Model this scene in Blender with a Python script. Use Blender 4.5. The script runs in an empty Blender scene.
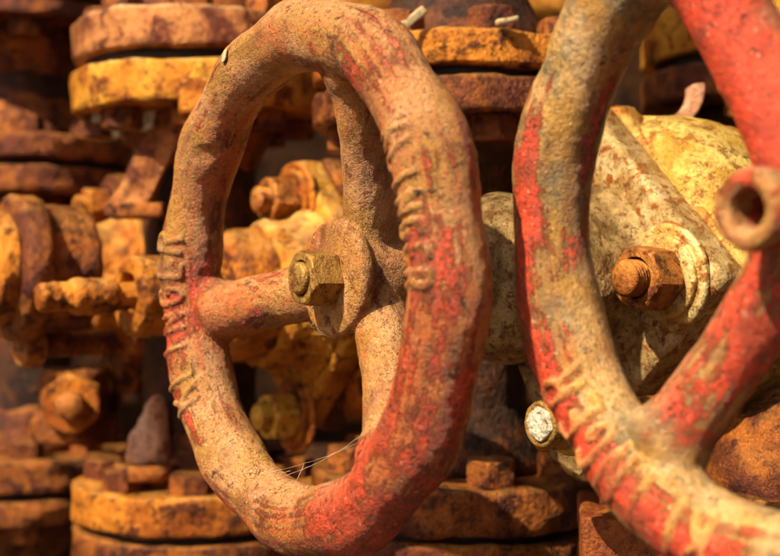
import bpy, bmesh, math, random
from mathutils import Vector, Matrix, noise, kdtree

random.seed(7)
PI = math.pi
S = bpy.context.scene
C = S.collection
H = 1.0                      # camera height above the ground
FP = 1178.0                  # focal length in photo pixels (780 wide)

# ------------------------------------------------------------------ helpers
def link(name, me, mat=None, parent=None):
    o = bpy.data.objects.new(name, me)
    C.objects.link(o)
    if mat: me.materials.append(mat)
    if parent: o.parent = parent
    return o

def thing(name, label, cat, loc, rotz=0.0, group=None):
    o = bpy.data.objects.new(name, None)
    o.empty_display_size = .02
    C.objects.link(o)
    o.location = loc; o.rotation_euler = (0, 0, rotz)
    o['label'] = label; o['category'] = cat
    if group: o['group'] = group
    return o

def tag(o, label, cat, group=None):
    o['label'] = label; o['category'] = cat
    if group: o['group'] = group
    return o

def pos(px, py, d):
    return Vector(((px-390)*d/FP, d, H+(278-py)*d/FP))

def fbm(p, sc, octs=3):
    v = 0; a = 1; s = sc
    for _ in range(octs):
        v += a*noise.noise(Vector(p)*s); a *= .5; s *= 2.03
    return v

def finish(name, bm, mat, parent=None, rough=0.0, rsc=90, seed=0.0, sharp=None, smooth=True, octs=3):
    bm.normal_update()
    if rough:
        off = Vector((seed*3.1, seed*1.7, seed*2.3))
        mv = [(v, v.normal*(fbm(v.co+off, rsc, octs)*rough)) for v in bm.verts]
        for v, d in mv: v.co += d
    me = bpy.data.meshes.new(name)
    bm.to_mesh(me); bm.free()
    if smooth:
        me.polygons.foreach_set('use_smooth', [True]*len(me.polygons))
        if sharp: me.set_sharp_from_angle(angle=math.radians(sharp))
    return link(name, me, mat, parent)

def ring_bridge(bm, A, B):
    n = len(A)
    for i in range(n):
        bm.faces.new((A[i], A[(i+1) % n], B[(i+1) % n], B[i]))

def lathe(bm, prof, seg=64, shape=None, axis='Y', M=None, cap0=True, cap1=True):
    """prof: list of (radius, t). shape(phi, r, t) -> radius."""
    rings = []
    for r, t in prof:
        ring = []
        for i in range(seg):
            ph = 2*PI*i/seg
            rr = shape(ph, r, t) if shape else r
            c, s = rr*math.cos(ph), rr*math.sin(ph)
            co = Vector((c, t, s)) if axis == 'Y' else Vector((c, s, t))
            if M: co = M @ co
            ring.append(bm.verts.new(co))
        rings.append(ring)
    for a, b in zip(rings, rings[1:]): ring_bridge(bm, a, b)
    if cap0: bm.faces.new(rings[0])
    if cap1: bm.faces.new(rings[-1][::-1])
    bmesh.ops.recalc_face_normals(bm, faces=bm.faces)
    return rings

def densify(prof, step):
    out = [prof[0]]
    for (r0, t0), (r1, t1) in zip(prof, prof[1:]):
        L = math.hypot(r1-r0, t1-t0); n = max(1, int(L/step))
        for k in range(1, n+1):
            f = k/n; out.append((r0+(r1-r0)*f, t0+(t1-t0)*f))
    return out

def hexr(ph):
    a = (ph % (PI/3)) - PI/6
    return math.cos(PI/6)/math.cos(a)

def nut_bm(R, t0, t1, bore=0.0, cham=.12, rot=0.0, wear=0.0, M=None, axis='Y'):
    """hexagon nut, R = radius to corners, front face at t0"""
    bm = bmesh.new(); rot = round(rot/(PI/36))*(PI/36)
    h = t1-t0; e = cham*R
    prof = []
    if bore: prof += [(bore, t0+h*.35), (bore, t0+e*.5), (bore*1.12, t0)]
    else: prof += [(R*.02, t0)]
    prof += [(R*.62, t0), (R*.84, t0+e*.02), (R*.91, t0+e*.4), (R*.965, t0+e), (R, t0+e*1.9), (R, t0+h*.5), (R, t1-e*1.3), (R*.97, t1-e*.5), (R*.9, t1), (R*.3, t1)]
    def shp(ph, r, t):
        hx = hexr(ph+rot)*R*(1-.02*wear)
        return min(r, hx)
    lathe(bm, prof, 72, shp, axis=axis, M=M)
    return bm

def disc_bm(prof, seg=64, axis='Y', M=None, shape=None, step=None):
    bm = bmesh.new()
    if step: prof = densify(prof, step)
    lathe(bm, prof, seg, shape, axis, M)
    return bm

def tube(bm, pts, rad, seg=12, caps=True):
    """round tube along a polyline; rad = number or list"""
    pts = [Vector(p) for p in pts]
    n = len(pts)
    if not isinstance(rad, (list, tuple)): rad = [rad]*n
    tang = []
    for i in range(n):
        a = pts[max(0, i-1)]; b = pts[min(n-1, i+1)]
        tang.append((b-a).normalized())
    ref = Vector((0, 0, 1)) if abs(tang[0].z) < .9 else Vector((1, 0, 0))
    nx = tang[0].cross(ref).normalized()
    rings = []
    for i in range(n):
        nx = (nx - tang[i]*nx.dot(tang[i])).normalized()
        ny = tang[i].cross(nx)
        rings.append([bm.verts.new(pts[i] + (nx*math.cos(2*PI*k/seg)+ny*math.sin(2*PI*k/seg))*rad[i]) for k in range(seg)])
    for a, b in zip(rings, rings[1:]): ring_bridge(bm, a, b)
    if caps:
        bm.faces.new(rings[0]); bm.faces.new(rings[-1][::-1])
    bmesh.ops.recalc_face_normals(bm, faces=bm.faces)

def box_bm(sx, sy, sz, bev=.002, cuts=0, loc=(0, 0, 0)):
    bm = bmesh.new()
    bmesh.ops.create_cube(bm, size=1)
    for v in bm.verts: v.co = Vector((v.co.x*sx, v.co.y*sy, v.co.z*sz))
    if bev: bmesh.ops.bevel(bm, geom=bm.edges[:], offset=bev, segments=3, profile=.6, affect='EDGES')
    if cuts:
        bmesh.ops.subdivide_edges(bm, edges=[e for e in bm.edges if e.calc_length() > bev*3], cuts=cuts, use_grid_fill=True)
    for v in bm.verts: v.co += Vector(loc)
    return bm

# ------------------------------------------------------------------ materials
class NT:
    def __init__(s, name):
        s.m = bpy.data.materials.new(name); s.m.use_nodes = True
        s.t = s.m.node_tree; s.n = s.t.nodes; s.l = s.t.links
        s.b = s.n['Principled BSDF']
        s.co = s.n.new('ShaderNodeTexCoord').outputs['Object']
    def noise(s, scale, detail=4, seed=0, rough=.6, co=None, dist=0, stretch=None):
        mp = s.n.new('ShaderNodeMapping'); mp.inputs['Location'].default_value = (seed*1.37, seed*.71, seed*2.13)
        if stretch: mp.inputs['Scale'].default_value = stretch
        s.l.new(co or s.co, mp.inputs['Vector'])
        t = s.n.new('ShaderNodeTexNoise'); t.inputs['Scale'].default_value = scale
        t.inputs['Detail'].default_value = detail; t.inputs['Roughness'].default_value = rough
        t.inputs['Distortion'].default_value = dist
        s.l.new(mp.outputs[0], t.inputs['Vector']); return t.outputs['Fac']
    def voro(s, scale, seed=0, feature='F1'):
        mp = s.n.new('ShaderNodeMapping'); mp.inputs['Location'].default_value = (seed, seed*.3, seed*.7)
        s.l.new(s.co, mp.inputs['Vector'])
        t = s.n.new('ShaderNodeTexVoronoi'); t.feature = feature; t.inputs['Scale'].default_value = scale
        s.l.new(mp.outputs[0], t.inputs['Vector']); return t.outputs['Distance']
    def ramp(s, v, lo, hi, a=0.0, b=1.0):
        r = s.n.new('ShaderNodeMapRange'); r.interpolation_type = 'SMOOTHSTEP'
        r.inputs['From Min'].default_value = lo; r.inputs['From Max'].default_value = hi
        r.inputs['To Min'].default_value = a; r.inputs['To Max'].default_value = b
        s.l.new(v, r.inputs['Value']); return r.outputs[0]
    def math(s, op, a, b):
        m = s.n.new('ShaderNodeMath'); m.operation = op
        for i, x in enumerate((a, b)):
            if isinstance(x, (int, float)): m.inputs[i].default_value = x
            else: s.l.new(x, m.inputs[i])
        return m.outputs[0]
    def mix(s, f, a, b, mode='MIX'):
        m = s.n.new('ShaderNodeMix'); m.data_type = 'RGBA'; m.blend_type = mode
        if isinstance(f, (int, float)): m.inputs[0].default_value = f
        else: s.l.new(f, m.inputs[0])
        for i, x in ((6, a), (7, b)):
            if isinstance(x, tuple): m.inputs[i].default_value = (*x, 1)
            else: s.l.new(x, m.inputs[i])
        return m.outputs[2]
    def attr(s, name):
        a = s.n.new('ShaderNodeAttribute'); a.attribute_name = name; return a
    def up(s):
        g = s.n.new('ShaderNodeNewGeometry'); x = s.n.new('ShaderNodeSeparateXYZ')
        s.l.new(g.outputs['Normal'], x.inputs[0]); return x.outputs['Z']
    def bump(s, hs, strength=.8):
        prev = None
        for h, dist in hs:
            b = s.n.new('ShaderNodeBump'); b.inputs['Strength'].default_value = strength
            b.inputs['Distance'].default_value = dist
            s.l.new(h, b.inputs['Height'])
            if prev: s.l.new(prev, b.inputs['Normal'])
            prev = b.outputs['Normal']
        s.l.new(prev, s.b.inputs['Normal'])
    def out(s, col, rough, metal=0.0, spec=.5):
        for k, v in (('Base Color', col), ('Roughness', rough), ('Metallic', metal), ('Specular IOR Level', spec)):
            if isinstance(v, (int, float)): s.b.inputs[k].default_value = v
            elif isinstance(v, tuple): s.b.inputs[k].default_value = (*v, 1)
            else: s.l.new(v, s.b.inputs[k])
        return s.m

def paint_mat(name, seed, base, gold, red, deep, dust, stain, red_bias=0.0, grime=.5, dust_amt=.6, streak=.5, bump=1.0):
    """old red paint, sun-bleached and rubbed through to tan primer, pitted and dusty"""
    N = NT(name)
    wear = N.attr('wear').outputs['Fac']
    flow = N.attr('flow').outputs['Vector']
    big = N.noise(24, 4, seed, .55)
    mid = N.noise(80, 5, seed+3, .62)
    fine = N.noise(420, 4, seed+5, .7)
    grain = N.noise(1150, 3, seed+6, .7)
    st = N.noise(2.6, 4, seed+8, .55, co=flow, dist=.3)
    st2 = N.noise(3.4, 4, seed+9, .55, co=flow)
    fz = N.math('ADD', N.math('MULTIPLY', N.math('SUBTRACT', fine, .5), .24), N.math('MULTIPLY', N.math('SUBTRACT', grain, .5), .14))
    fm = N.math('ADD', fz, N.math('MULTIPLY', N.math('SUBTRACT', mid, .5), .30))
    ad = lambda a, b: N.math('ADD', a, b)
    col = N.mix(N.ramp(ad(N.noise(48, 5, seed+2, .6), fz), .40, .60), base, gold)
    # bleached pinkish film
    col = N.mix(N.ramp(ad(N.noise(38, 5, seed+11, .6), fz), .46, .68, 0, .5), col, dust)
    wv = N.math('MULTIPLY', N.math('SUBTRACT', wear, .5), .55)
    # thin orange-red stain, soft
    f1 = ad(ad(N.math('MULTIPLY', st2, .5), N.math('MULTIPLY', N.noise(30, 4, seed+40, .6), .5)), ad(wv, fz))
    col = N.mix(N.ramp(f1, .40, .60, 0, .85), col, stain)
    # red paint that is left
    f = ad(ad(N.math('MULTIPLY', big, 1-streak*.7), N.math('MULTIPLY', st, streak*.7)), ad(wv, fm))
    redm = N.ramp(f, .50-red_bias, .565-red_bias)
    rcol = N.mix(N.ramp(ad(N.noise(110, 5, seed+14, .65), fz), .36, .66), deep, red)
    col = N.mix(N.math('MULTIPLY', redm, .92), col, rcol)
    # brown rust bleeding through in streaks and blotches
    rst = N.ramp(ad(ad(N.math('MULTIPLY', N.noise(30, 5, seed+20, .6), .68), N.math('MULTIPLY', N.noise(2.2, 4, seed+21, .55, co=flow), .32)), N.math('MULTIPLY', fz, 1.6)), .50, .66, 0, .8)
    col = N.mix(N.math('MULTIPLY', rst, min(1, grime*1.3)), col, (.12, .030, .005))
    # dust on top-facing skin
    du = N.math('MULTIPLY', N.ramp(N.up(), .05, .95), N.ramp(ad(N.noise(50, 5, seed+25, .65), fz), .34, .62))
    col = N.mix(N.math('MULTIPLY', du, dust_amt), col, dust)
    # fine grain of the casting: pits full of dirt, flecks, hairline cracks, chips
    pit = N.ramp(N.math('ADD', N.math('MULTIPLY', fine, .5), N.math('MULTIPLY', grain, .5)), .35, .52, 1, 0)
    col = N.mix(N.math('MULTIPLY', pit, .40+grime*.6), col, (.06, .020, .006))
    fl = N.ramp(N.noise(520, 3, seed+31, .6), .62, .70)
    col = N.mix(N.math('MULTIPLY', fl, .3), col, (.86, .66, .40))
    cr = N.ramp(N.math('ABSOLUTE', N.math('SUBTRACT', N.noise(40, 4, seed+33, .6), .5), 0), .001, .006, 1, 0)
    cr = N.math('MULTIPLY', cr, N.ramp(N.noise(25, 3, seed+34), .56, .62))
    col = N.mix(N.math('MULTIPLY', cr, .8), col, (.05, .018, .008))
    ch = N.ramp(N.noise(130, 4, seed+37, .55, dist=.6), .69, .71)
    col = N.mix(N.math('MULTIPLY', ch, .85), col, (.06, .022, .008))
    N.bump([(redm, .0007), (mid, .0007), (fine, .0017), (grain, .0011), (cr, -.0010), (ch, -.0010)], bump)
    rough = N.ramp(fine, .3, .7, .28, .56)
    return N.out(col, rough, .12, .45)

def rust_mat(name, seed, cols, scale=1.0, rough=(.4, .75), metal=0.0, spec=.45, bump=1.0, dust=None, dust_amt=.0):
    """cols: base, second, third (blotches), dark"""
    N = NT(name)
    a = N.noise(28*scale, 6, seed, .65); b = N.noise(70*scale, 6, seed+4, .68)
    f = N.noise(260*scale, 5, seed+7, .7); g = N.noise(800*scale, 3, seed+9, .7)
    col = N.mix(N.ramp(a, .40, .60), cols[0], cols[1])
    col = N.mix(N.ramp(b, .50, .62), col, cols[2])
    if dust:
        du = N.math('MULTIPLY', N.ramp(N.up(), .25, .95), N.ramp(N.noise(60*scale, 5, seed+12, .7), .35, .6))
        col = N.mix(N.math('MULTIPLY', du, dust_amt), col, dust)
    dk = N.ramp(N.math('ADD', N.math('MULTIPLY', f, .55), N.math('MULTIPLY', N.noise(45*scale, 5, seed+15, .7), .45)), .34, .52, .85, 0)
    col = N.mix(dk, col, cols[3])
    N.bump([(b, .003/scale), (f, .0016/scale), (g, .0006/scale)], bump)
    return N.out(col, N.ramp(f, .3, .7, rough[0], rough[1]), metal, spec)

M_w1 = paint_mat('worn_red_paint', 1.0, (.36, .150, .033), (.35, .165, .017), (.54, .046, .008), (.24, .020, .004), (.62, .325, .145), (.45, .088, .012), grime=.75, dust_amt=.4, streak=.55)
M_w2 = paint_mat('worn_red_paint_over_grey_primer', 5.3, (.145, .102, .036), (.36, .180, .018), (.60, .040, .008), (.32, .018, .004), (.66, .42, .19), (.34, .120, .022), grime=.55, dust_amt=.55, streak=.7, bump=.8)
M_lett = paint_mat('rubbed_cast_letters', 9.1, (.52, .25, .07), (.56, .31, .06), (.54, .07, .015), (.30, .03, .006), (.76, .45, .22), (.54, .17, .035), red_bias=-.06, grime=.45, dust_amt=.4)
M_nut = rust_mat('old_brass_coloured_nut', 2.0, ((.25, .125, .022), (.36, .20, .04), (.16, .062, .009), (.02, .008, .003)), 2.2, (.26, .5), .6, .5)
M_silver = rust_mat('aluminium_paint_stained', 3.0, ((.21, .125, .038), (.40, .27, .105), (.13, .050, .008), (.025, .010, .003)), 2.4, (.24, .48), .7, .5, 1.3)
M_flange = rust_mat('aluminium_paint_rusting', 4.4, ((.34, .205, .060), (.58, .41, .18), (.27, .075, .007), (.07, .022, .004)), 2.2, (.24, .46), .7, .5, 1.4)
M_stain = rust_mat('rust_stained_edge', 4.9, ((.36, .16, .022), (.50, .30, .07), (.26, .062, .005), (.05, .015, .003)), 2.2, (.24, .48), .6, .5, 1.3)
M_boltr = rust_mat('rust_brown_bolt', 6.0, ((.28, .078, .008), (.44, .17, .025), (.12, .026, .004), (.014, .005, .002)), 2.0, (.26, .5), .6, .5)
M_washer = rust_mat('tarnished_washer', 6.6, ((.62, .46, .20), (.52, .30, .07), (.26, .09, .012), (.05, .018, .005)), 2.0, (.25, .48), .6, .5)
M_orange = rust_mat('orange_rust', 7.0, ((.30, .074, .004), (.58, .20, .014), (.085, .018, .003), (.010, .003, .001)), .9, (.26, .52), .6, .4, 1.3, (.80, .42, .10), .5)
M_yellow = rust_mat('yellow_ochre_rust', 8.0, ((.44, .145, .007), (.62, .28, .022), (.18, .038, .004), (.02, .006, .002)), .9, (.26, .52), .6, .4, 1.3, (.86, .54, .18), .6)
M_tan = rust_mat('pinkish_brown_rust', 8.6, ((.26, .074, .017), (.48, .19, .054), (.12, .024, .010), (.018, .006, .002)), .9, (.26, .52), .6, .4, 1.3, (.85, .58, .30), .8)
M_brown = rust_mat('brown_rust', 9.0, ((.11, .025, .008), (.32, .095, .012), (.058, .012, .005), (.007, .003, .001)), .9, (.26, .52), .6, .4, 1.3, (.52, .24, .05), .45)
M_dark = rust_mat('dark_oily_iron', 10.0, ((.026, .009, .003), (.055, .018, .004), (.11, .030, .006), (.005, .002, .001)), .7, (.28, .55), .5, .4, 1.2)
M_cream = rust_mat('cream_paint_yellowed', 11.0, ((.44, .23, .016), (.70, .47, .11), (.30, .11, .008), (.07, .025, .005)), 1.3, (.24, .48), .4, .5, 1.5)
M_redrust = rust_mat('red_rust_block', 12.0, ((.26, .055, .009), (.38, .11, .012), (.16, .028, .006), (.025, .007, .003)), 1.6, (.28, .55), .4, .5, 1.4)
M_pink = rust_mat('faded_pink_paint', 13.0, ((.50, .21, .095), (.62, .34, .20), (.30, .09, .025), (.06, .02, .006)), 1.2, (.3, .6), 0, .5, 1)
M_white = rust_mat('white_paint_flake', 14.0, ((.46, .36, .19), (.40, .29, .13), (.28, .16, .05), (.10, .05, .015)), 3.0, (.4, .7))
M_zinc = rust_mat('bright_zinc', 15.0, ((.50, .43, .30), (.70, .64, .50), (.22, .15, .06), (.04, .022, .008)), 4.0, (.2, .4), .3, .6, 2)
M_black = rust_mat('black_gasket', 16.0, ((.010, .006, .004), (.014, .008, .005), (.02, .010, .006), (.005, .003, .002)), 1, (.6, .8))
M_back = rust_mat('background_dark_iron', 19.0, ((.030, .010, .002), (.07, .024, .004), (.018, .006, .002), (.006, .002, .001)), .4, (.7, .95), 0, .12)
M_wall = rust_mat('rust_plate_wall', 17.0, ((.020, .007, .002), (.04, .014, .003), (.012, .004, .001), (.005, .002, .001)), .25, (.75, .95), 0, .1)
M_ground = rust_mat('oily_gravel_ground', 18.0, ((.08, .045, .022), (.10, .06, .03), (.05, .026, .012), (.02, .012, .006)), .5, (.7, .9))

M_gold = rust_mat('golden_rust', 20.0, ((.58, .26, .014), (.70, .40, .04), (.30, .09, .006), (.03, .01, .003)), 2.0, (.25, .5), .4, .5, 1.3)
def web_mat():
    N = NT('cobweb_silk'); return N.out((.42, .34, .22), .6)
M_web = web_mat()

# ------------------------------------------------------------------ handwheels
STROKES = {   # capital letters in a 0..1 x 0..1 box
 'K': [[(0, 0), (0, 1)], [(.9, 1), (.05, .45)], [(.32, .62), (.95, 0)]],
 'L': [[(.05, 1), (.05, 0), (.85, 0)]],
 'I': [[(.45, 0), (.45, 1)]],
 'N': [[(0, 0), (0, 1), (.9, 0), (.9, 1)]],
 'G': [[(.9, .82), (.62, 1), (.3, .97), (.06, .72), (.02, .4), (.16, .1), (.46, 0), (.76, .06), (.9, .22), (.9, .46), (.55, .46)]],
 'E': [[(.85, 1), (.05, 1), (.05, 0), (.88, 0)], [(.05, .52), (.7, .52)]],
 'R': [[(0, 0), (0, 1), (.6, 1), (.86, .86), (.86, .66), (.6, .5), (.05, .5)], [(.5, .5), (.92, 0)]],
}

def rad(d): return d*PI/180

class Wheel:
    def __init__(s, W, theta, R, r, tilt=0.0, mat=None, dish=.031, spokes=(190, 70, 310), seed=0.0, wave=.0013, wear=None, wave_n=10, wph=0.0, rfun=None, lmat=None):
        s.lmat = lmat
        s.__dict__.update(W=W, th=theta, R=R, r=r, mat=mat, dish=dish, sp=spokes, seed=seed, wave=wave, wear=wear or (lambda a, p: .5), wn=wave_n, wph=wph, rfun=rfun or (lambda a: 1.0))
    def Rc(s, a):
        return s.R*s.rfun(a) + s.wave*(.55+.45*math.cos(a-.2))*math.cos(s.wn*a+s.wph) + .0011*noise.noise(Vector((math.cos(a)*2.2, math.sin(a)*2.2, s.seed)))
    def rt(s, a):
        return s.r*(1+.045*math.cos(s.wn*a+s.wph+.5)+.07*noise.noise(Vector((math.cos(a)*2.6, math.sin(a)*2.6, s.seed+4))))
    def p(s, a, psi, h=0.0):
        er = Vector((math.cos(a), 0, math.sin(a))); fr = Vector((0, -1, 0))
        rr = s.rt(a)
        # flattened a little at the back
        k = rr*(1 - .10*max(0, -math.sin(psi)))
        return er*s.Rc(a) + (er*math.cos(psi)+fr*math.sin(psi))*(k+h)
    def skin(s, a, psi):
        """roughness of the casting at this place"""
        q = s.p(a, psi)
        q = q+Vector((s.seed*3.1, s.seed*1.7, s.seed*2.3)); return .0008*fbm(q, 55, 2) + .0003*fbm(q, 190, 2)
    def rim_shape(s, bm):
        nA, nP = 300, 40
        grid = [[bm.verts.new(s.p(2*PI*i/nA, 2*PI*j/nP)) for j in range(nP)] for i in range(nA)]
        for i in range(nA): ring_bridge(bm, grid[i], grid[(i+1) % nA])
    def letter_shape(s, bm, text, a0, pitch, pc=95, span=72, wid=.62, rad_=.0020, lift=.0):
        """raised cast lettering that runs clockwise, letter tops outward; returns the stroke points"""
        out = []
        for i, chh in enumerate(text):
            for stroke in STROKES[chh]:
                pts = []
                for (x0, y0), (x1, y1) in zip(stroke, stroke[1:]):
                    n = 7
                    for k in range(n + (1 if (x1, y1) == stroke[-1] else 0)):
                        f = k/n; x = x0+(x1-x0)*f; y = y0+(y1-y0)*f
                        pts.append(s.p(rad(a0 - pitch*(i + x*wid)), rad(pc + span*(.5-y)), lift))
                tube(bm, pts, [rad_*(1+.10*noise.noise(q*220)) for q in pts], 10)
                out += pts
        return out
    def spoke_shape(s, bm, deg, r_rim, r_hub, r_mid):
        a = rad(deg); er = Vector((math.cos(a), 0, math.sin(a)))
        p1 = er*s.R; p0 = er*.010 + Vector((0, s.dish, 0))
        n = 50; pts = []; rr = []
        for k in range(n+1):
            f = k/n
            pts.append(p0.lerp(p1, f) + Vector((0, .004*math.sin(PI*f), 0)))
            d1 = (1-f)*s.R
            base = r_hub+(r_mid-r_hub)*f*2 if f < .5 else r_mid+(r_rim-r_mid)*(f-.5)/.5
            base += .0030*math.exp(-((d1-s.r*1.0)/.008)**2)
            if d1 < s.r*.9: base = min(base, s.r*(.70+.25*d1/s.r))
            rr.append(base)
        tube(bm, pts, rr, 40)
    def cast(s, parent, spokes, hub_prof, hub_R, amp=1.0, texts=()):
        """rim, spokes and hub welded with soft fillets like one casting, then cut into its named parts"""
        bm = bmesh.new()
        s.rim_shape(bm)
        for dg, wr, rm, rk, rh in spokes: s.spoke_shape(bm, dg, rm, rh, rk)
        lathe(bm, hub_prof, 72)
        lp = []; lr = .0025
        tid = []
        for k_, t in enumerate(texts):
            q_ = s.letter_shape(bm, **t); lp += q_; tid += [k_]*len(q_)
        kd_ = kdtree.KDTree(len(lp))
        for q_, p_ in enumerate(lp): kd_.insert(p_, q_)
        kd_.balance()
        bmesh.ops.recalc_face_normals(bm, faces=bm.faces)
        me = bpy.data.meshes.new('casting'); bm.to_mesh(me); bm.free()
        tmp = bpy.data.objects.new('casting', me); C.objects.link(tmp)
        md = tmp.modifiers.new('weld', 'REMESH'); md.mode = 'VOXEL'; md.voxel_size = .00078
        dg_ = bpy.context.evaluated_depsgraph_get()
        ev = tmp.evaluated_get(dg_)
        bm = bmesh.new(); bm.from_mesh(ev.to_mesh()); ev.to_mesh_clear()
        bpy.data.objects.remove(tmp); bpy.data.meshes.remove(me)
        ers = [Vector((math.cos(rad(t[0])), 0, math.sin(rad(t[0])))) for t in spokes]
        def drim(co):
            h = math.hypot(co.x, co.z)
            return math.hypot(h-s.Rc(math.atan2(co.z, co.x)), co.y)
        zone = []; allv = []; letv = []
        for v in bm.verts:
            co = v.co; h = math.hypot(co.x, co.z); d = drim(co)
            k = max(range(len(ers)), key=lambda q: ers[q].dot(co))
            lat = (co-ers[k]*co.dot(ers[k])).length
            along = co.dot(ers[k])
            near_rim = d < s.r*1.6 and h < s.Rc(0)+.006 and along > s.R*.5 and math.hypot(lat, 0) < .030
            near_hub = hub_R*.86 < h < hub_R*1.5 and co.y > hub_prof[0][1]+.0105
            isl = kd_.find(co)[2] < .0045
            if (near_rim or near_hub) and not isl: zone.append(v)
            if not isl: allv.append(v)
            else: letv.append(v)
        bmesh.ops.smooth_vert(bm, verts=letv, factor=.5, use_axis_x=True, use_axis_y=True, use_axis_z=True)
        for _ in range(3): bmesh.ops.smooth_vert(bm, verts=allv, factor=.5, use_axis_x=True, use_axis_y=True, use_axis_z=True)
        for _ in range(44): bmesh.ops.smooth_vert(bm, verts=zone, factor=.5, use_axis_x=True, use_axis_y=True, use_axis_z=True)
        bm.normal_update()
        off = Vector((s.seed*3.1, s.seed*1.7, s.seed*2.3))
        mv = []
        for v in bm.verts:
            q = v.co+off
            n1 = fbm(q, 55, 2); n2 = fbm(q, 190, 3)
            dent = max(0, noise.noise(q*48)-.38)*.0040
            mv.append((v, v.normal*amp*(.0005*n1+.00024*n2-dent)))
        for v, d in mv: v.co += d
        bm.normal_update()
        fl = bm.verts.layers.float_vector.new('flow'); we = bm.verts.layers.float.new('wear')
        for v in bm.verts:
            co = v.co; h = math.hypot(co.x, co.z); d = drim(co)
            a = math.atan2(co.z, co.x); psi = math.atan2(-co.y, h-s.Rc(a))
            k = max(range(len(ers)), key=lambda q: ers[q].dot(co))
            w = min(1, max(0, (d-s.r*1.05)/(s.r*.8))); w = w*w*(3-2*w)
            fr = Vector((math.cos(psi)*1.6+math.cos(a)*.25, math.sin(psi)*1.6, math.sin(a)*1.1+s.seed))
            lat = co-ers[k]*co.dot(ers[k])
            fs = lat*95 + ers[k]*co.dot(ers[k])*9 + Vector((s.seed+spokes[k][0], 0, 0))
            v[fl] = fr.lerp(fs, w)
            v[we] = s.wear(math.degrees(a) % 360, math.degrees(psi) % 360)*(1-w) + spokes[k][1]*w
        kinds = []
        for f in bm.faces:
            co = f.calc_center_median(); h = math.hypot(co.x, co.z)
            if kd_.find(co)[2] < lr and drim(co) > s.rt(math.atan2(co.z, co.x))+.0003: kinds.append(2+len(spokes)+tid[kd_.find(co)[1]])
            elif drim(co) < s.r*1.16: kinds.append(0)
            elif h < hub_R*1.03: kinds.append(1)
            else: kinds.append(2+max(range(len(ers)), key=lambda q: ers[q].dot(co)))
        verts = list(bm.verts); faces = list(bm.faces)
        for i, v in enumerate(verts): v.index = i
        res = []
        for kd in range(2+len(spokes)+len(texts)):
            idx = {}; order = []; polys = []
            for f, k in zip(faces, kinds):
                if k != kd: continue
                pl = []
                for v in f.verts:
                    if v.index not in idx: idx[v.index] = len(order); order.append(v)
                    pl.append(idx[v.index])
                polys.append(pl)
            m = bpy.data.meshes.new('part')
            m.from_pydata([v.co for v in order], [], polys); m.update()
            at = m.attributes.new('flow', 'FLOAT_VECTOR', 'POINT'); at.data.foreach_set('vector', [c for v in order for c in v[fl]])
            at = m.attributes.new('wear', 'FLOAT', 'POINT'); at.data.foreach_set('value', [v[we]-((0 if s.lmat else .10) if kd >= 2+len(spokes) else 0) for v in order])
            m.polygons.foreach_set('use_smooth', [True]*len(m.polygons))
            m.normals_split_custom_set_from_vertices([v.normal[:] for v in order])
            nm = ('rim', 'hub')[kd] if kd < 2 else ('spoke' if kd < 2+len(spokes) else 'lettering')
            m.name = nm
            res.append(link(nm, m, (s.lmat or s.mat) if nm == 'lettering' else s.mat, res[0] if nm == 'lettering' else parent))
        bm.free()
        return res

def add_attrs(bm, w=.5):
    fl = bm.verts.layers.float_vector.get('flow') or bm.verts.layers.float_vector.new('flow')
    we = bm.verts.layers.float.get('wear') or bm.verts.layers.float.new('wear')
    for v in bm.verts:
        v[fl] = v.co*30; v[we] = w

def bumpy(a, c, w):            # smooth bump around angle c (deg)
    d = (a-c+180) % 360-180
    return math.exp(-(d/w)**2)

def hub_prof(front, back, R):
    prof = [(.001, front), (R*.86, front), (R*.95, front+.0005), (R*.995, front+.0018), (R*1.01, front+.004), (R*.995, front+.0066), (R*.93, front+.0088),
            (R*.88, front+.0115), (R*.92, front+.016), (R*.96, front+.021), (R*.96, front+.028), (R*.88, back-.004), (R*.7, back), (.001, back)]
    return densify(prof, .003)

# --- centre wheel
def wear1(a, p):
    w = .40
    w += .30*bumpy(a, 318, 40)*(1 if p < 150 else .6)
    w += .20*bumpy(a, 195, 16)
    w += .16*bumpy(a, 250, 30)*bumpy(p, 35, 45)
    w += .16*bumpy(a, 150, 30)*bumpy(p, 190, 45)
    w += .10*bumpy(a, 30, 30)*bumpy(p, 160, 40)
    w -= .18*bumpy(a, 245, 34)*bumpy(p, 150, 60)
    return w
TH1 = rad(55.3)
W1 = Vector((-.0430, .56, H))
w1 = Wheel(W1, TH1, .1172, .0172, mat=M_w1, seed=1.0, wear=wear1, wave=.0014, wave_n=12, wph=rad(36), dish=.0395, rfun=lambda a: 1-.022*math.sin(a)**2)
hw = thing('handwheel', 'rusty red handwheel with hexagon nut on its hub, whole wheel in view', 'handwheel', W1, -TH1, 'cast iron handwheels')
r1, hub = w1.cast(hw, [(190, .42, .0150, .0150, .0152), (70, .36, .0124, .0120, .0146), (310, .34, .0132, .0126, .0146)], hub_prof(.0166, .062, .0285), .0285,
    texts=[dict(text='KLINGER', a0=217, pitch=7.4, pc=100, span=70, rad_=.0016, lift=.0002), dict(text='KLINGER', a0=31, pitch=5.0, pc=96, span=62, wid=.6, rad_=.0015, lift=.0002)])[:2]
nt = finish('nut', nut_bm(.0142, .0005, .0170, .0086, .12, rad(12)), M_nut, hub, .0002, 170, 1.2, sharp=25)
st = disc_bm([(.001, -.0022), (.0060, -.0022), (.0072, -.0016), (.0078, -.0004), (.0078, .010), (.001, .010)], 40, step=.0012)
finish('stem_end', st, M_nut, hub, .0004, 220, 3)
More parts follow.
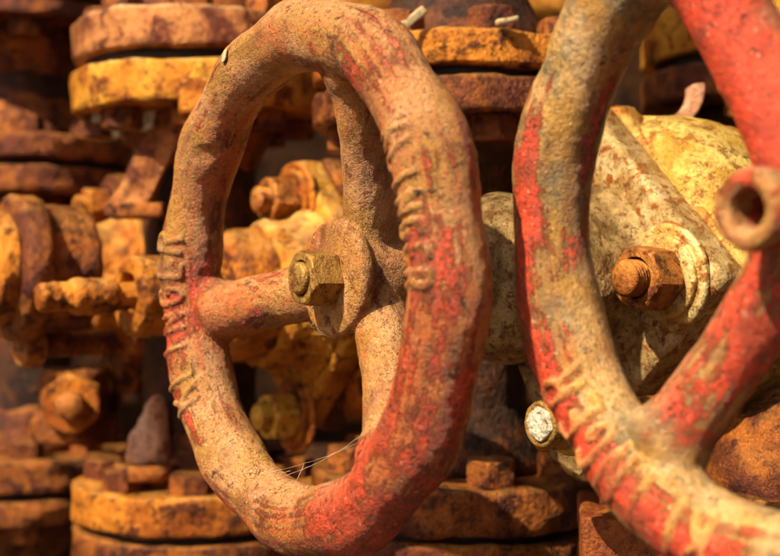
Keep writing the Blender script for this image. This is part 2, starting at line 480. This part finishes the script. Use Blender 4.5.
# pale fleck of lime on the rim
bm = bmesh.new()
aF = rad(112)
q = w1.p(aF, rad(75), .0002)
bmesh.ops.create_icosphere(bm, subdivisions=3, radius=.0032)
nrm = (q - Vector((math.cos(aF), 0, math.sin(aF)))*w1.Rc(aF)).normalized()
R3 = nrm.to_track_quat('Z', 'Y').to_matrix()
for v in bm.verts:
    v.co = R3 @ Vector((v.co.x*.75, v.co.y*1.25, v.co.z*.22)) + q
finish('lime_fleck', bm, M_white, r1, .0006, 400, 2)

# --- right-hand wheel, nearer to the camera
def wear2(a, p):
    w = .36
    w += .40*bumpy(a, 172, 16)*bumpy(p, 95, 26)
    w += .30*bumpy(a, 200, 22)*bumpy(p, 70, 30)
    w += .32*bumpy(a, 228, 26)*bumpy(p, 85, 40)
    w += .34*bumpy(a, 268, 26)*bumpy(p, 70, 40)
    w += .22*bumpy(a, 165, 30)*bumpy(p, 175, 25)
    w -= .2*bumpy(a, 145, 40)*bumpy(p, 140, 30)
    return w
TH2 = rad(56)
W2 = Vector((.1325, .388, H+.022))
w2 = Wheel(W2, TH2, .1172, .0172, mat=M_w2, seed=6.0, wear=wear2, wave=.0010, wph=2.0, dish=.016, lmat=M_lett)
hw2 = thing('handwheel', 'large blurred red handwheel cut off by the right edge, no nut and open hub bore', 'handwheel', W2, -TH2, 'cast iron handwheels')
r2, hub2 = w2.cast(hw2, [(235, .60, .0142, .0130, .0142), (115, .84, .0148, .0150, .0150), (355, .5, .0125, .0120, .0142)], hub_prof(.004, .04, .0265), .0265, .8,
    texts=[dict(text='KLINGER', a0=258, pitch=7.0, pc=100, span=72, rad_=.0017, lift=.0002)])[:2]
Z0 = -.024
prof = [(.0066, .020), (.0064, .0), (.0066, Z0+.0038), (.0072, Z0+.0013), (.0095, Z0), (.0125, Z0+.0008), (.0137, Z0+.0038), (.0137, Z0+.009), (.0130, Z0+.016), (.0135, Z0+.024), (.016, .006)]
def thr(ph, r, t):
    return r + (.00035*math.sin(t*2*PI/.0016+ph) if r < .0068 and t > Z0+.004 else 0)
bm = disc_bm(prof, 64, step=.0005, shape=thr); add_attrs(bm, .62)
finish('threaded_boss', bm, M_w2, hub2, .0005, 120, 5)

# ------------------------------------------------------------------ valves
def plate_shape(ph, r, t):
    """rounded square standing on its corner (unit radius at the corners)"""
    a = (ph % (PI/2)) - PI/4
    return r*min((math.cos(PI/4)*1.0)/math.cos(a), .965)

def valve(W, th, label, mats, stem_tip=None, z=0.0, bolts=((0, .067), (.062, 0), (0, -.086), (-.062, 0)), group='valves in a row'):
    mb, mp, mn, mw, ms, mc = mats
    SL = .104 if stem_tip is None else .118
    v = thing('valve', label, 'valve', W+Vector((0, 0, z)), -th, group)
    # body barrel behind the bonnet flange
    prof = [(.001, .206), (.070, .206), (.086, .212), (.094, .225), (.096, .25), (.092, .29), (.075, .325), (.045, .345), (.001, .35)]
    finish('body', disc_bm(prof, 96, step=.006), mb, v, .0016, 50, W.x*9)
    # square bonnet flange
    prof = [(.001, .185), (.094, .185), (.0975, .1862), (.0995, .1885), (.1, .192), (.1, .203), (.098, .2065), (.001, .2065)]
    pl = finish('bonnet_flange', disc_bm(prof, 160, step=.0035, shape=plate_shape), mp, v, .0003, 80, W.x*7, octs=4)
    # counter flange of the body behind it
    prof = [(.001, .207), (.0985, .207), (.1025, .209), (.1035, .212), (.1035, .222), (.1015, .2255), (.001, .2256)]
    finish('counter_flange', disc_bm(prof, 160, step=.0035, shape=plate_shape), mc, v, .002, 55, W.x*5, octs=4)
    # gland sleeve
    prof = [(.001, SL), (.028, SL), (.036, SL+.002), (.0415, SL+.007), (.0445, SL+.015), (.046, .145), (.0465, .16), (.0475, .176), (.052, .184), (.054, .1855), (.001, .1856)]
    finish('sleeve', disc_bm(prof, 80, step=.003), ms, v, .0018, 60, W.x*5)
    # bolts of the flange
    for i, (u, zz) in enumerate(bolts):
        M = Matrix.Translation((u, 0, zz))
        wb = disc_bm([(.008, .1798), (.0205, .1798), (.0222, .1803), (.0226, .1815), (.0222, .1826), (.0230, .1829), (.0262, .1822), (.0280, .1830), (.0286, .1842), (.0284, .1856), (.001, .1856)], 48, M=M, step=.001)
        w_ = finish('washer', wb, mw, pl, .0004, 140, i+W.x)
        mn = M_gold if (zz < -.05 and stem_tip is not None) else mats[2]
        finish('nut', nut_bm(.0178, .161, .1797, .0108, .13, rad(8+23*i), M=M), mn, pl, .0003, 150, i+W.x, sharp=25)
        tp = [(.001, .1525), (.0070, .1525), (.0082, .1532)]
        for q in range(28): tp.append((.0090+.0006*math.cos(q*PI/2), .1540+q*.0005))
        tp += [(.0088, .170), (.001, .170)]
        sb = disc_bm(tp, 48, M=M)
        finish('stud', sb, mn, pl, .0003, 200, i)
    # packing nut tube and stem
    if stem_tip is not None:
        finish('neck', disc_bm([(.001, .150), (.046, .150), (.050, .152), (.053, .157), (.055, .170), (.060, .180), (.066, .1855), (.001, .1856)], 80, step=.003), mp, v, .003, 45, W.x*3)
        prof = [(.0135, .085), (.0150, .060), (.0165, .0575), (.0235, .0575), (.0262, .0590), (.027, .063), (.0265, .09), (.028, .119)]
        finish('packing_tube', disc_bm(prof, 56, step=.002), mw, v, .0012, 70, W.x)
        n = 46; prof = [(.001, stem_tip)]
        for k in range(n+1):
            t = stem_tip + .001 + (.108-stem_tip)*k/n
            rr = .0092+.0003*math.sin(k*1.9)
            if stem_tip+.022 < t < stem_tip+.05: rr += .0028
            prof.append((rr if k else .0075, t))
        prof.append((.001, prof[-1][1]))
        finish('stem', disc_bm(prof, 32), M_orange, v, .001, 120, W.x)
    return v

mats1 = (M_cream, M_flange, M_boltr, M_washer, M_silver, M_stain)
v1 = valve(W1, TH1, 'silver painted valve behind the two handwheels, with diamond bonnet flange and rusty hexagon bolt', mats1, bolts=((.062, 0), (0, -.086), (-.062, 0)))
# its stem carries the centre handwheel
finish('stem', disc_bm([(.001, .05), (.0165, .05), (.0175, .052), (.0175, .075), (.013, .077), (.013, .106), (.001, .106)], 40, step=.003), M_dark, v1, .001, 100, 3)
# the lowest stud of this flange has a bright end cap on a wedge plate
mats0 = (M_orange, M_yellow, M_boltr, M_orange, M_orange, M_brown)
W0 = Vector((-.220, .74, H-.012))
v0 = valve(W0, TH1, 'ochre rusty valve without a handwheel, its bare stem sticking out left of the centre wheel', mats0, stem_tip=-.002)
Wm = Vector((-.395, .92, H-.006))
vm = valve(Wm, TH1, 'farthest blurred orange valve at the left edge of the photo', (M_brown, M_orange, M_orange, M_brown, M_brown, M_dark), stem_tip=.03)

# ------------------------------------------------------------------ riser pipes with bolted flange pairs
def riser(px, d, label, R, pairs, pipe_r=.045, mats=None, top=.6, bot=-.6, nb=8, phase=0.0):
    mt, ml, mpipe, mb, mneck = mats
    x = (px-390)*d/FP
    o = thing('flanged_pipe', label, 'pipe', (x, d, H+bot), 0, 'riser pipes behind the valves')
    zb = -bot
    finish('pipe', disc_bm([(pipe_r, 0), (pipe_r, top-bot)], 48, axis='Z', step=.02), mpipe, o, .002, 40, px*.01)
    for j, (z0, z1, z2, z3, *alt) in enumerate(pairs):        # top disc z0..z1, lower disc z2..z3
        if alt: mt, ml, mb = alt
        for k, (a, b, m) in enumerate(((z0, z1, mt), (z2, z3, ml))):
            e = .0035
            prof = [(pipe_r*.9, b), (R-e, b), (R-e*.3, b+e*.3), (R, b+e), (R, a-e), (R-e*.3, a-e*.3), (R-e, a), (pipe_r*.9, a)]
            prof = [(r, t+zb) for r, t in prof]
            bmd = disc_bm(prof, 120, axis='Z', step=.005)
            f = finish('flange', bmd, m, o, .0022, 38, px*.02+j*3+k, octs=4)
            hub_p = [(pipe_r*1.35, 0), (pipe_r*1.3, .012), (pipe_r*1.1, .03), (pipe_r*.98, .045)]
            sgn = 1 if k == 0 else -1; ref = a if k == 0 else b
            finish('neck', disc_bm([(r, zb+ref+sgn*t) for r, t in hub_p], 48, axis='Z', step=.006), mneck, f, .002, 50, px*.01)
            for q in range(nb):
                an = 2*PI*(q+phase)/nb; bx, by = (R*.76)*math.cos(an), (R*.76)*math.sin(an)
                M = Matrix.Translation((bx, by, 0))
                if k == 0: nb_ = nut_bm(.0165, 0, .016, 0, .12, q*.4, M=Matrix.Translation((bx, by, zb+a+.0155)) @ Matrix.Rotation(PI, 4, 'X'), axis='Z')
                else: nb_ = nut_bm(.0165, 0, .016, 0, .12, q*.4, M=Matrix.Translation((bx, by, zb+b-.0155)), axis='Z')
                nn = finish('nut', nb_, mb, f, .0004, 120, q, sharp=25)
        g = (z1+z2)/2
        finish('gasket', disc_bm([(R*.9, z2+zb-.001), (R*.9, z1+zb+.001)], 64, axis='Z'), M_black, o)
    return o

riser(460, .80, 'rusty riser pipe behind the centre handwheel, between the two wheels, with orange flanges', .1,
      [(.150, .127, .122, .099), (-.127, -.156, -.160, -.185, M_brown, M_brown, M_brown)], mats=(M_orange, M_brown, M_dark, M_brown, M_dark), phase=.25)
riser(200, .95, 'rusty riser pipe left of the centre handwheel with thick yellow ochre flanges', .1,
      [(.199, .168, .160, .128), (-.160, -.189, -.194, -.225, M_orange, M_brown, M_brown)], mats=(M_tan, M_yellow, M_dark, M_brown, M_brown), phase=.1)
riser(25, 1.17, 'brown riser pipe at the left edge carrying the highest flange', .105,
      [(.134, .110, .104, .078), (.285, .262, .258, .240), (-.167, -.198, -.204, -.229)], mats=(M_brown, M_brown, M_dark, M_brown, M_brown), phase=.4)
riser(770, .98, 'rusty riser pipe behind the near right handwheel with ochre flanges', .105,
      [(.215, .175, .168, .140), (-.17, -.2, -.205, -.23)], mats=(M_yellow, M_brown, M_dark, M_brown, M_dark), phase=.3)

# ------------------------------------------------------------------ small things around the lower bolt
cap = thing('capped_bolt', 'small bolt with bright scratched zinc end behind the near wheel lettering', 'bolt', pos(547, 424, .562), -TH1)
finish('bolt_head', disc_bm([(.001, -.006), (.0068, -.006), (.0080, -.0054), (.0086, -.0042), (.0086, -.001)], 40, step=.0006), M_zinc, cap, .0011, 330, 2)
finish('collar', disc_bm([(.0086, -.0045), (.0100, -.0052), (.0112, -.0042), (.0116, .000), (.0108, .0022), (.0124, .0032), (.0128, .009), (.0112, .011), (.001, .011)], 40, step=.001), M_nut, cap, .0005, 160, 3)
finish('shank', disc_bm([(.001, .02), (.0095, .02), (.0095, .075), (.001, .075)], 32, step=.003), M_boltr, cap, .0006, 120, 3)
finish('nut', nut_bm(.0165, .0095, .026, 0, .12, .4), M_gold, cap, .0006, 120, 4, sharp=32)
# the thin bright wedge plate behind it
bm = bmesh.new()
vs = [(-.017, .031), (.010, .029), (.016, -.010), (.022, -.022), (.018, -.027), (.002, -.018), (-.006, .006)]
fr = [bm.verts.new((x, 0, z)) for x, z in vs]; bk = [bm.verts.new((x, .004, z)) for x, z in vs]
bm.faces.new(fr); bm.faces.new(bk[::-1]); ring_bridge(bm, fr, bk)
bmesh.ops.recalc_face_normals(bm, faces=bm.faces)
bmesh.ops.bevel(bm, geom=bm.edges[:], offset=.0008, segments=2, affect='EDGES')
o = finish('lock_plate', bm, M_silver, None, sharp=30)
o.location = pos(547, 424, .63); o.rotation_euler = (0, 0, -rad(25))
tag(o, 'thin pale wedge shaped plate behind the zinc bolt', 'plate')

# ------------------------------------------------------------------ lower right: block with stud, dark rough stub
blk = thing('steel_block', 'square red rust block at the bottom under the near wheel', 'block', pos(650, 516, .60)+Vector((0, 0, -.12)), rad(-8))
finish('block_body', box_bm(.070, .075, .12, .003, 12, (0, .03, .06)), M_redrust, blk, .0016, 70, 1, octs=4)
bm = bmesh.new(); tube(bm, [(-.022, .03, .118), (-.022, .03, .135), (-.022, .03, .142)], .0028, 16)
finish('stud', bm, M_redrust, blk, .0004, 300)

stub = thing('pipe_stub', 'dark rough cast pipe stub seen through the lower right of the near wheel', 'pipe', pos(800, 440, .66)+Vector((0, 0, -.16)))
finish('pipe', disc_bm([(.001, 0), (.066, 0), (.066, .12), (.062, .15), (.05, .175), (.03, .19), (.001, .195)], 72, axis='Z', step=.006), M_brown, stub, .004, 45, 4, octs=4)
finish('collar', disc_bm([(.06, .118), (.074, .118), (.077, .122), (.077, .134), (.074, .138), (.06, .138)], 72, axis='Z', step=.004), M_brown, stub, .002, 60, 5)
finish('nut', nut_bm(.014, -.083, -.066, 0, .12, .3, M=Matrix.Translation((-.02, 0, .152))), M_nut, stub, .0005, 100, 6, sharp=32)

# reddish clip near the top right
clip = bmesh.new()
pts = [Vector((.030*math.cos(t), 0, .030*math.sin(t))) for t in [rad(k) for k in range(-95, 12, 6)]]
rings = []
for q in pts:
    n = q.normalized()
    rings.append([clip.verts.new(q+n*a+Vector((0, b, 0))) for a, b in ((-.005, -.012), (.005, -.012), (.005, .012), (-.005, .012))])
for a, b in zip(rings, rings[1:]): ring_bridge(clip, a, b)
clip.faces.new(rings[0]); clip.faces.new(rings[-1][::-1])
bmesh.ops.recalc_face_normals(clip, faces=clip.faces)
bmesh.ops.bevel(clip, geom=clip.edges[:], offset=.001, segments=2, affect='EDGES')
o = finish('pipe_clip', clip, M_pink, None, .0006, 80, 2, sharp=35)
o.scale = (.8, .8, .8); o.location = pos(658, 90, .76); tag(o, 'curved salmon pink clip seen through the top of the near wheel', 'clip')

# pale bits on the top flange
for nm, px, py, d, rot, sz, lab in (('paint_flake', 414, 18, .70, 40, (.018, .003, .0055), 'white paint flake leaning beside the flange nut'),
                                    ('paint_flake', 507, 21, .70, 12, (.013, .005, .003), 'small white paint flake lying flat near the flange edge')):
    o = finish(nm, box_bm(*sz, .0012, 3), M_white, None, .001, 120, px)
    o.location = pos(px, py, d); o.rotation_euler = (0, -rad(rot), .2); tag(o, lab, 'flake')

# pink cone shaped gusset at the lower left
br = thing('bracket', 'faded pink tapered bracket standing on the lower left flange', 'bracket', pos(148, 462, .90), .3)
bm = bmesh.new()
lathe(bm, densify([(.017, 0), (.0165, .008), (.013, .026), (.0085, .043), (.006, .05), (.001, .052)], .003), 40, axis='Z')
for v in bm.verts: v.co.x += v.co.z**2*3.2; v.co.y *= .7
finish('gusset', bm, M_pink, br, .003, 70, 3)
finish('foot', disc_bm([(.001, -.012), (.024, -.012), (.026, -.009), (.026, -.003), (.024, 0), (.001, 0)], 40, axis='Z', step=.003), M_brown, br, .001, 60, 3)

# ------------------------------------------------------------------ crowded fittings at the left
bc = thing('blind_cap', 'round stepped rusty cap with concentric rims at the left edge', 'pipe fitting', pos(-2, 268, .84), -TH1)
finish('outer_rim', disc_bm([(.001, .004), (.042, .004), (.050, .006), (.053, .010), (.053, .022), (.050, .026), (.046, .028), (.046, .06), (.001, .06)], 64, step=.003), M_brown, bc, .002, 60, 3)
finish('inner_rim', disc_bm([(.026, .002), (.027, -.008), (.029, -.010), (.038, -.010), (.040, -.008), (.041, .0045)], 64, step=.002), M_orange, bc, .0015, 70, 4)
finish('nut', nut_bm(.017, -.014, .0045, .007, .12, .3), M_boltr, bc, .0003, 120, 2, sharp=25)
for k, (px, py, d, t) in enumerate(((38, 345, .87, 20), (18, 318, .86, -15))):
    b_ = thing('loose_bolt', ('hexagon bolt lying aslant under the bare stem at the left edge', 'hexagon bolt lying aslant right below the stepped cap')[k], 'bolt', pos(px, py, d), rad(-30-t), 'bolts at the left edge')
    finish('head', nut_bm(.017, -.014, .001, 0, .12, .2+k), M_boltr, b_, .0003, 120, 2+k, sharp=25)
    finish('shank', disc_bm([(.001, .0), (.0095, .0), (.0095, .06), (.001, .061)], 32, step=.002), M_brown, b_, .0008, 120, k)
st_ = thing('strut', 'tan diagonal strut leaning between the left riser flanges, behind the centre wheel rim', 'strut', pos(138, 190, .90), 0)
bm = box_bm(.030, .016, .105, .003, 6, (0, 0, .04))
for v in bm.verts: v.co.x += v.co.z*.55; v.co.x *= 1-.9*v.co.z
finish('bar', bm, M_tan, st_, .003, 60, 2)
finish('foot', box_bm(.044, .03, .012, .003, 4, (0, 0, -.016)), M_brown, st_, .001, 70, 2)
lug = thing('lug', 'bright orange lug hanging under the ochre flange left of the centre wheel', 'lug', pos(204, 88, .86), .2)
finish('body', box_bm(.036, .03, .028, .005, 5, (0, 0, -.008)), M_orange, lug, .002, 70, 3)
finish('stud', disc_bm([(.001, -.035), (.007, -.035), (.008, -.033), (.008, -.02), (.001, -.02)], 24, axis='Z'), M_washer, lug, .0004, 150, 2)
elb = thing('elbow', 'dark brown pipe elbow low at the left edge, behind the pink bracket', 'pipe fitting', pos(75, 440, 1.0), .2)
finish('socket', disc_bm([(.02, .0), (.034, 0), (.036, .003), (.036, .018), (.033, .021), (.028, .03), (.028, .06), (.001, .062)], 48, axis='Z', step=.004), M_brown, elb, .002, 50, 2)
finish('stud', disc_bm([(.001, -.062), (.010, -.062), (.012, -.059), (.012, -.04), (.001, -.04)], 32, M=Matrix.Translation((0, 0, .035))), M_boltr, elb, .0008, 100, 3)
finish('nut', nut_bm(.026, -.050, -.026, 0, .12, .4, M=Matrix.Translation((0, 0, .035))), M_orange, elb, .0004, 100, 4, sharp=25)
for k, (px, py, d) in enumerate(((103, 116, .93), (150, 124, .90), (118, 133, .93))):
    b_ = thing('hanging_bolt', ('shiny bolt end hanging under the ochre flange, nearest its left edge', 'shiny bolt end hanging under the ochre flange, right beside the tan strut', 'smallest and lowest shiny bolt end under the ochre flange')[k], 'bolt', pos(px, py, d), 0, 'bolt ends under the ochre flange')
    sc = (1, 1, .6)[k]
    finish('shank', disc_bm([(.001, -.006*sc), (.007*sc, -.006*sc), (.0085*sc, -.004*sc), (.0085*sc, .05), (.001, .05)], 32, axis='Z', step=.002), M_zinc, b_, .0005, 200, k)
    finish('nut', nut_bm(.0135*sc, .008, .019, 0, .12, k*.5, axis='Z'), M_boltr, b_, .0003, 120, k, sharp=25)

# ------------------------------------------------------------------ cobweb strands on the centre wheel
bm = bmesh.new()
def strand(a, b, sag, n=14, r=.00007):
    a, b = Vector(a), Vector(b)
    pts = [a.lerp(b, k/n)+Vector((0, 0, -sag*math.sin(PI*k/n))) + Vector((random.uniform(-1, 1), 0, random.uniform(-1, 1)))*.0002 for k in range(n+1)]
    tube(bm, pts, [r*random.uniform(.7, 2.0) for _ in pts], 5)
MW = Matrix.Translation(W1) @ Matrix.Rotation(-TH1, 4, 'Z')
def on_rim(a, psi): return MW @ w1.p(rad(a), rad(psi), .0)
A0 = MW @ Vector((.038, .026, -.062)); A1 = on_rim(262, 165)
strand(A0, A1, .004, 26, .00005); strand(A0+Vector((0, 0, -.006)), on_rim(256, 170), .003, 24, .00004)
strand(A1.lerp(A0, .25), on_rim(270, 165), .002, 12, .00005); strand(A1.lerp(A0, .12), on_rim(250, 168), .002, 12, .00005)
tag(finish('cobweb', bm, M_web), 'thin cobweb strands strung across the lower opening of the centre wheel', 'cobweb', 'cobwebs on the centre wheel')
bm = bmesh.new()
for k in range(14):
    a_ = rad(random.uniform(205, 285)); hubp = MW @ Vector((.0287*math.cos(a_), random.uniform(.018, .024), .0287*math.sin(a_)))
    rr_ = random.uniform(.030, .052)
    spk = MW @ Vector((-rr_, .0395+random.uniform(-.012, -.002), -rr_*.176-.0125))
    strand(hubp, spk, random.uniform(.001, .004), 12, random.choice((.00003, .00004, .00005)))
tag(finish('cobweb', bm, M_web), 'thin dusty cobweb strands clinging under the hub of the centre wheel', 'cobweb', 'cobwebs on the centre wheel')

# ------------------------------------------------------------------ setting
bm = bmesh.new(); bmesh.ops.create_grid(bm, x_segments=8, y_segments=8, size=30)
o = finish('ground', bm, M_ground); o['kind'] = 'structure'
wl = thing('plate_wall', 'brown rusted steel plate wall far behind the pipes', 'wall', (0, 2.1, 0))
finish('plate', box_bm(8, .05, 3.2, .004, 0, (0, .03, 1.6)), M_wall, wl, sharp=30)
for k in range(-8, 9):
    finish('rib', box_bm(.05, .05, 3.2, .004, 0, (k*.42, -.0205, 1.6)), M_wall, wl, sharp=30)
for k, (z, m, r) in enumerate(((H-.30, M_back, .07), (H+.40, M_yellow, .06), (H+.02, M_back, .08))):
    o = finish('cross_pipe', disc_bm([(r, -3), (r, 3)], 40, axis='Z', step=.1), m, None, .003, 20, k)
    o.rotation_euler = (0, PI/2, 0); o.location = (0, 1.62+.06*k, z)
    tag(o, ('brown horizontal pipe low behind the riser pipes', 'yellowish horizontal pipe high behind the riser pipes', 'dark horizontal pipe level with the wheel hub, behind the risers')[k], 'pipe', 'horizontal pipes in the background')

# ------------------------------------------------------------------ light, sky, camera
sun_dir = Vector((-.54, -.42, .73)).normalized()          # towards the sun
elev = math.asin(sun_dir.z)
L = bpy.data.lights.new('sun', 'SUN'); L.energy = 5.0; L.angle = rad(.5); L.color = (1, .86, .63)
lo = bpy.data.objects.new('sun', L); C.objects.link(lo)
lo.rotation_euler = (-sun_dir).to_track_quat('-Z', 'Y').to_euler(); lo.location = (-2, -2, 4)
wd = bpy.data.worlds.new('World'); S.world = wd; wd.use_nodes = True
nt_ = wd.node_tree; bg = nt_.nodes['Background']
sk = nt_.nodes.new('ShaderNodeTexSky'); sk.sky_type = 'NISHITA'; sk.sun_disc = False
sk.sun_elevation = elev; sk.sun_rotation = math.atan2(sun_dir.x, sun_dir.y)
sk.dust_density = 5.0; sk.ozone_density = 0; sk.air_density = .35
nt_.links.new(sk.outputs[0], bg.inputs['Color']); bg.inputs['Strength'].default_value = .06

cd = bpy.data.cameras.new('camera'); cam = bpy.data.objects.new('camera', cd); C.objects.link(cam)
cam.location = (0, 0, H); cam.rotation_euler = (PI/2, 0, 0)
cd.sensor_width = 36; cd.lens = 36*FP/780; cd.clip_start = .01; cd.clip_end = 200
cd.dof.use_dof = True; cd.dof.focus_distance = .56; cd.dof.aperture_fstop = 8.0
S.camera = cam
S.view_settings.view_transform = 'Standard'; S.view_settings.look = 'None'
S.view_settings.exposure = 1.2; S.view_settings.gamma = 1
S.render.resolution_x = 1024; S.render.resolution_y = 730
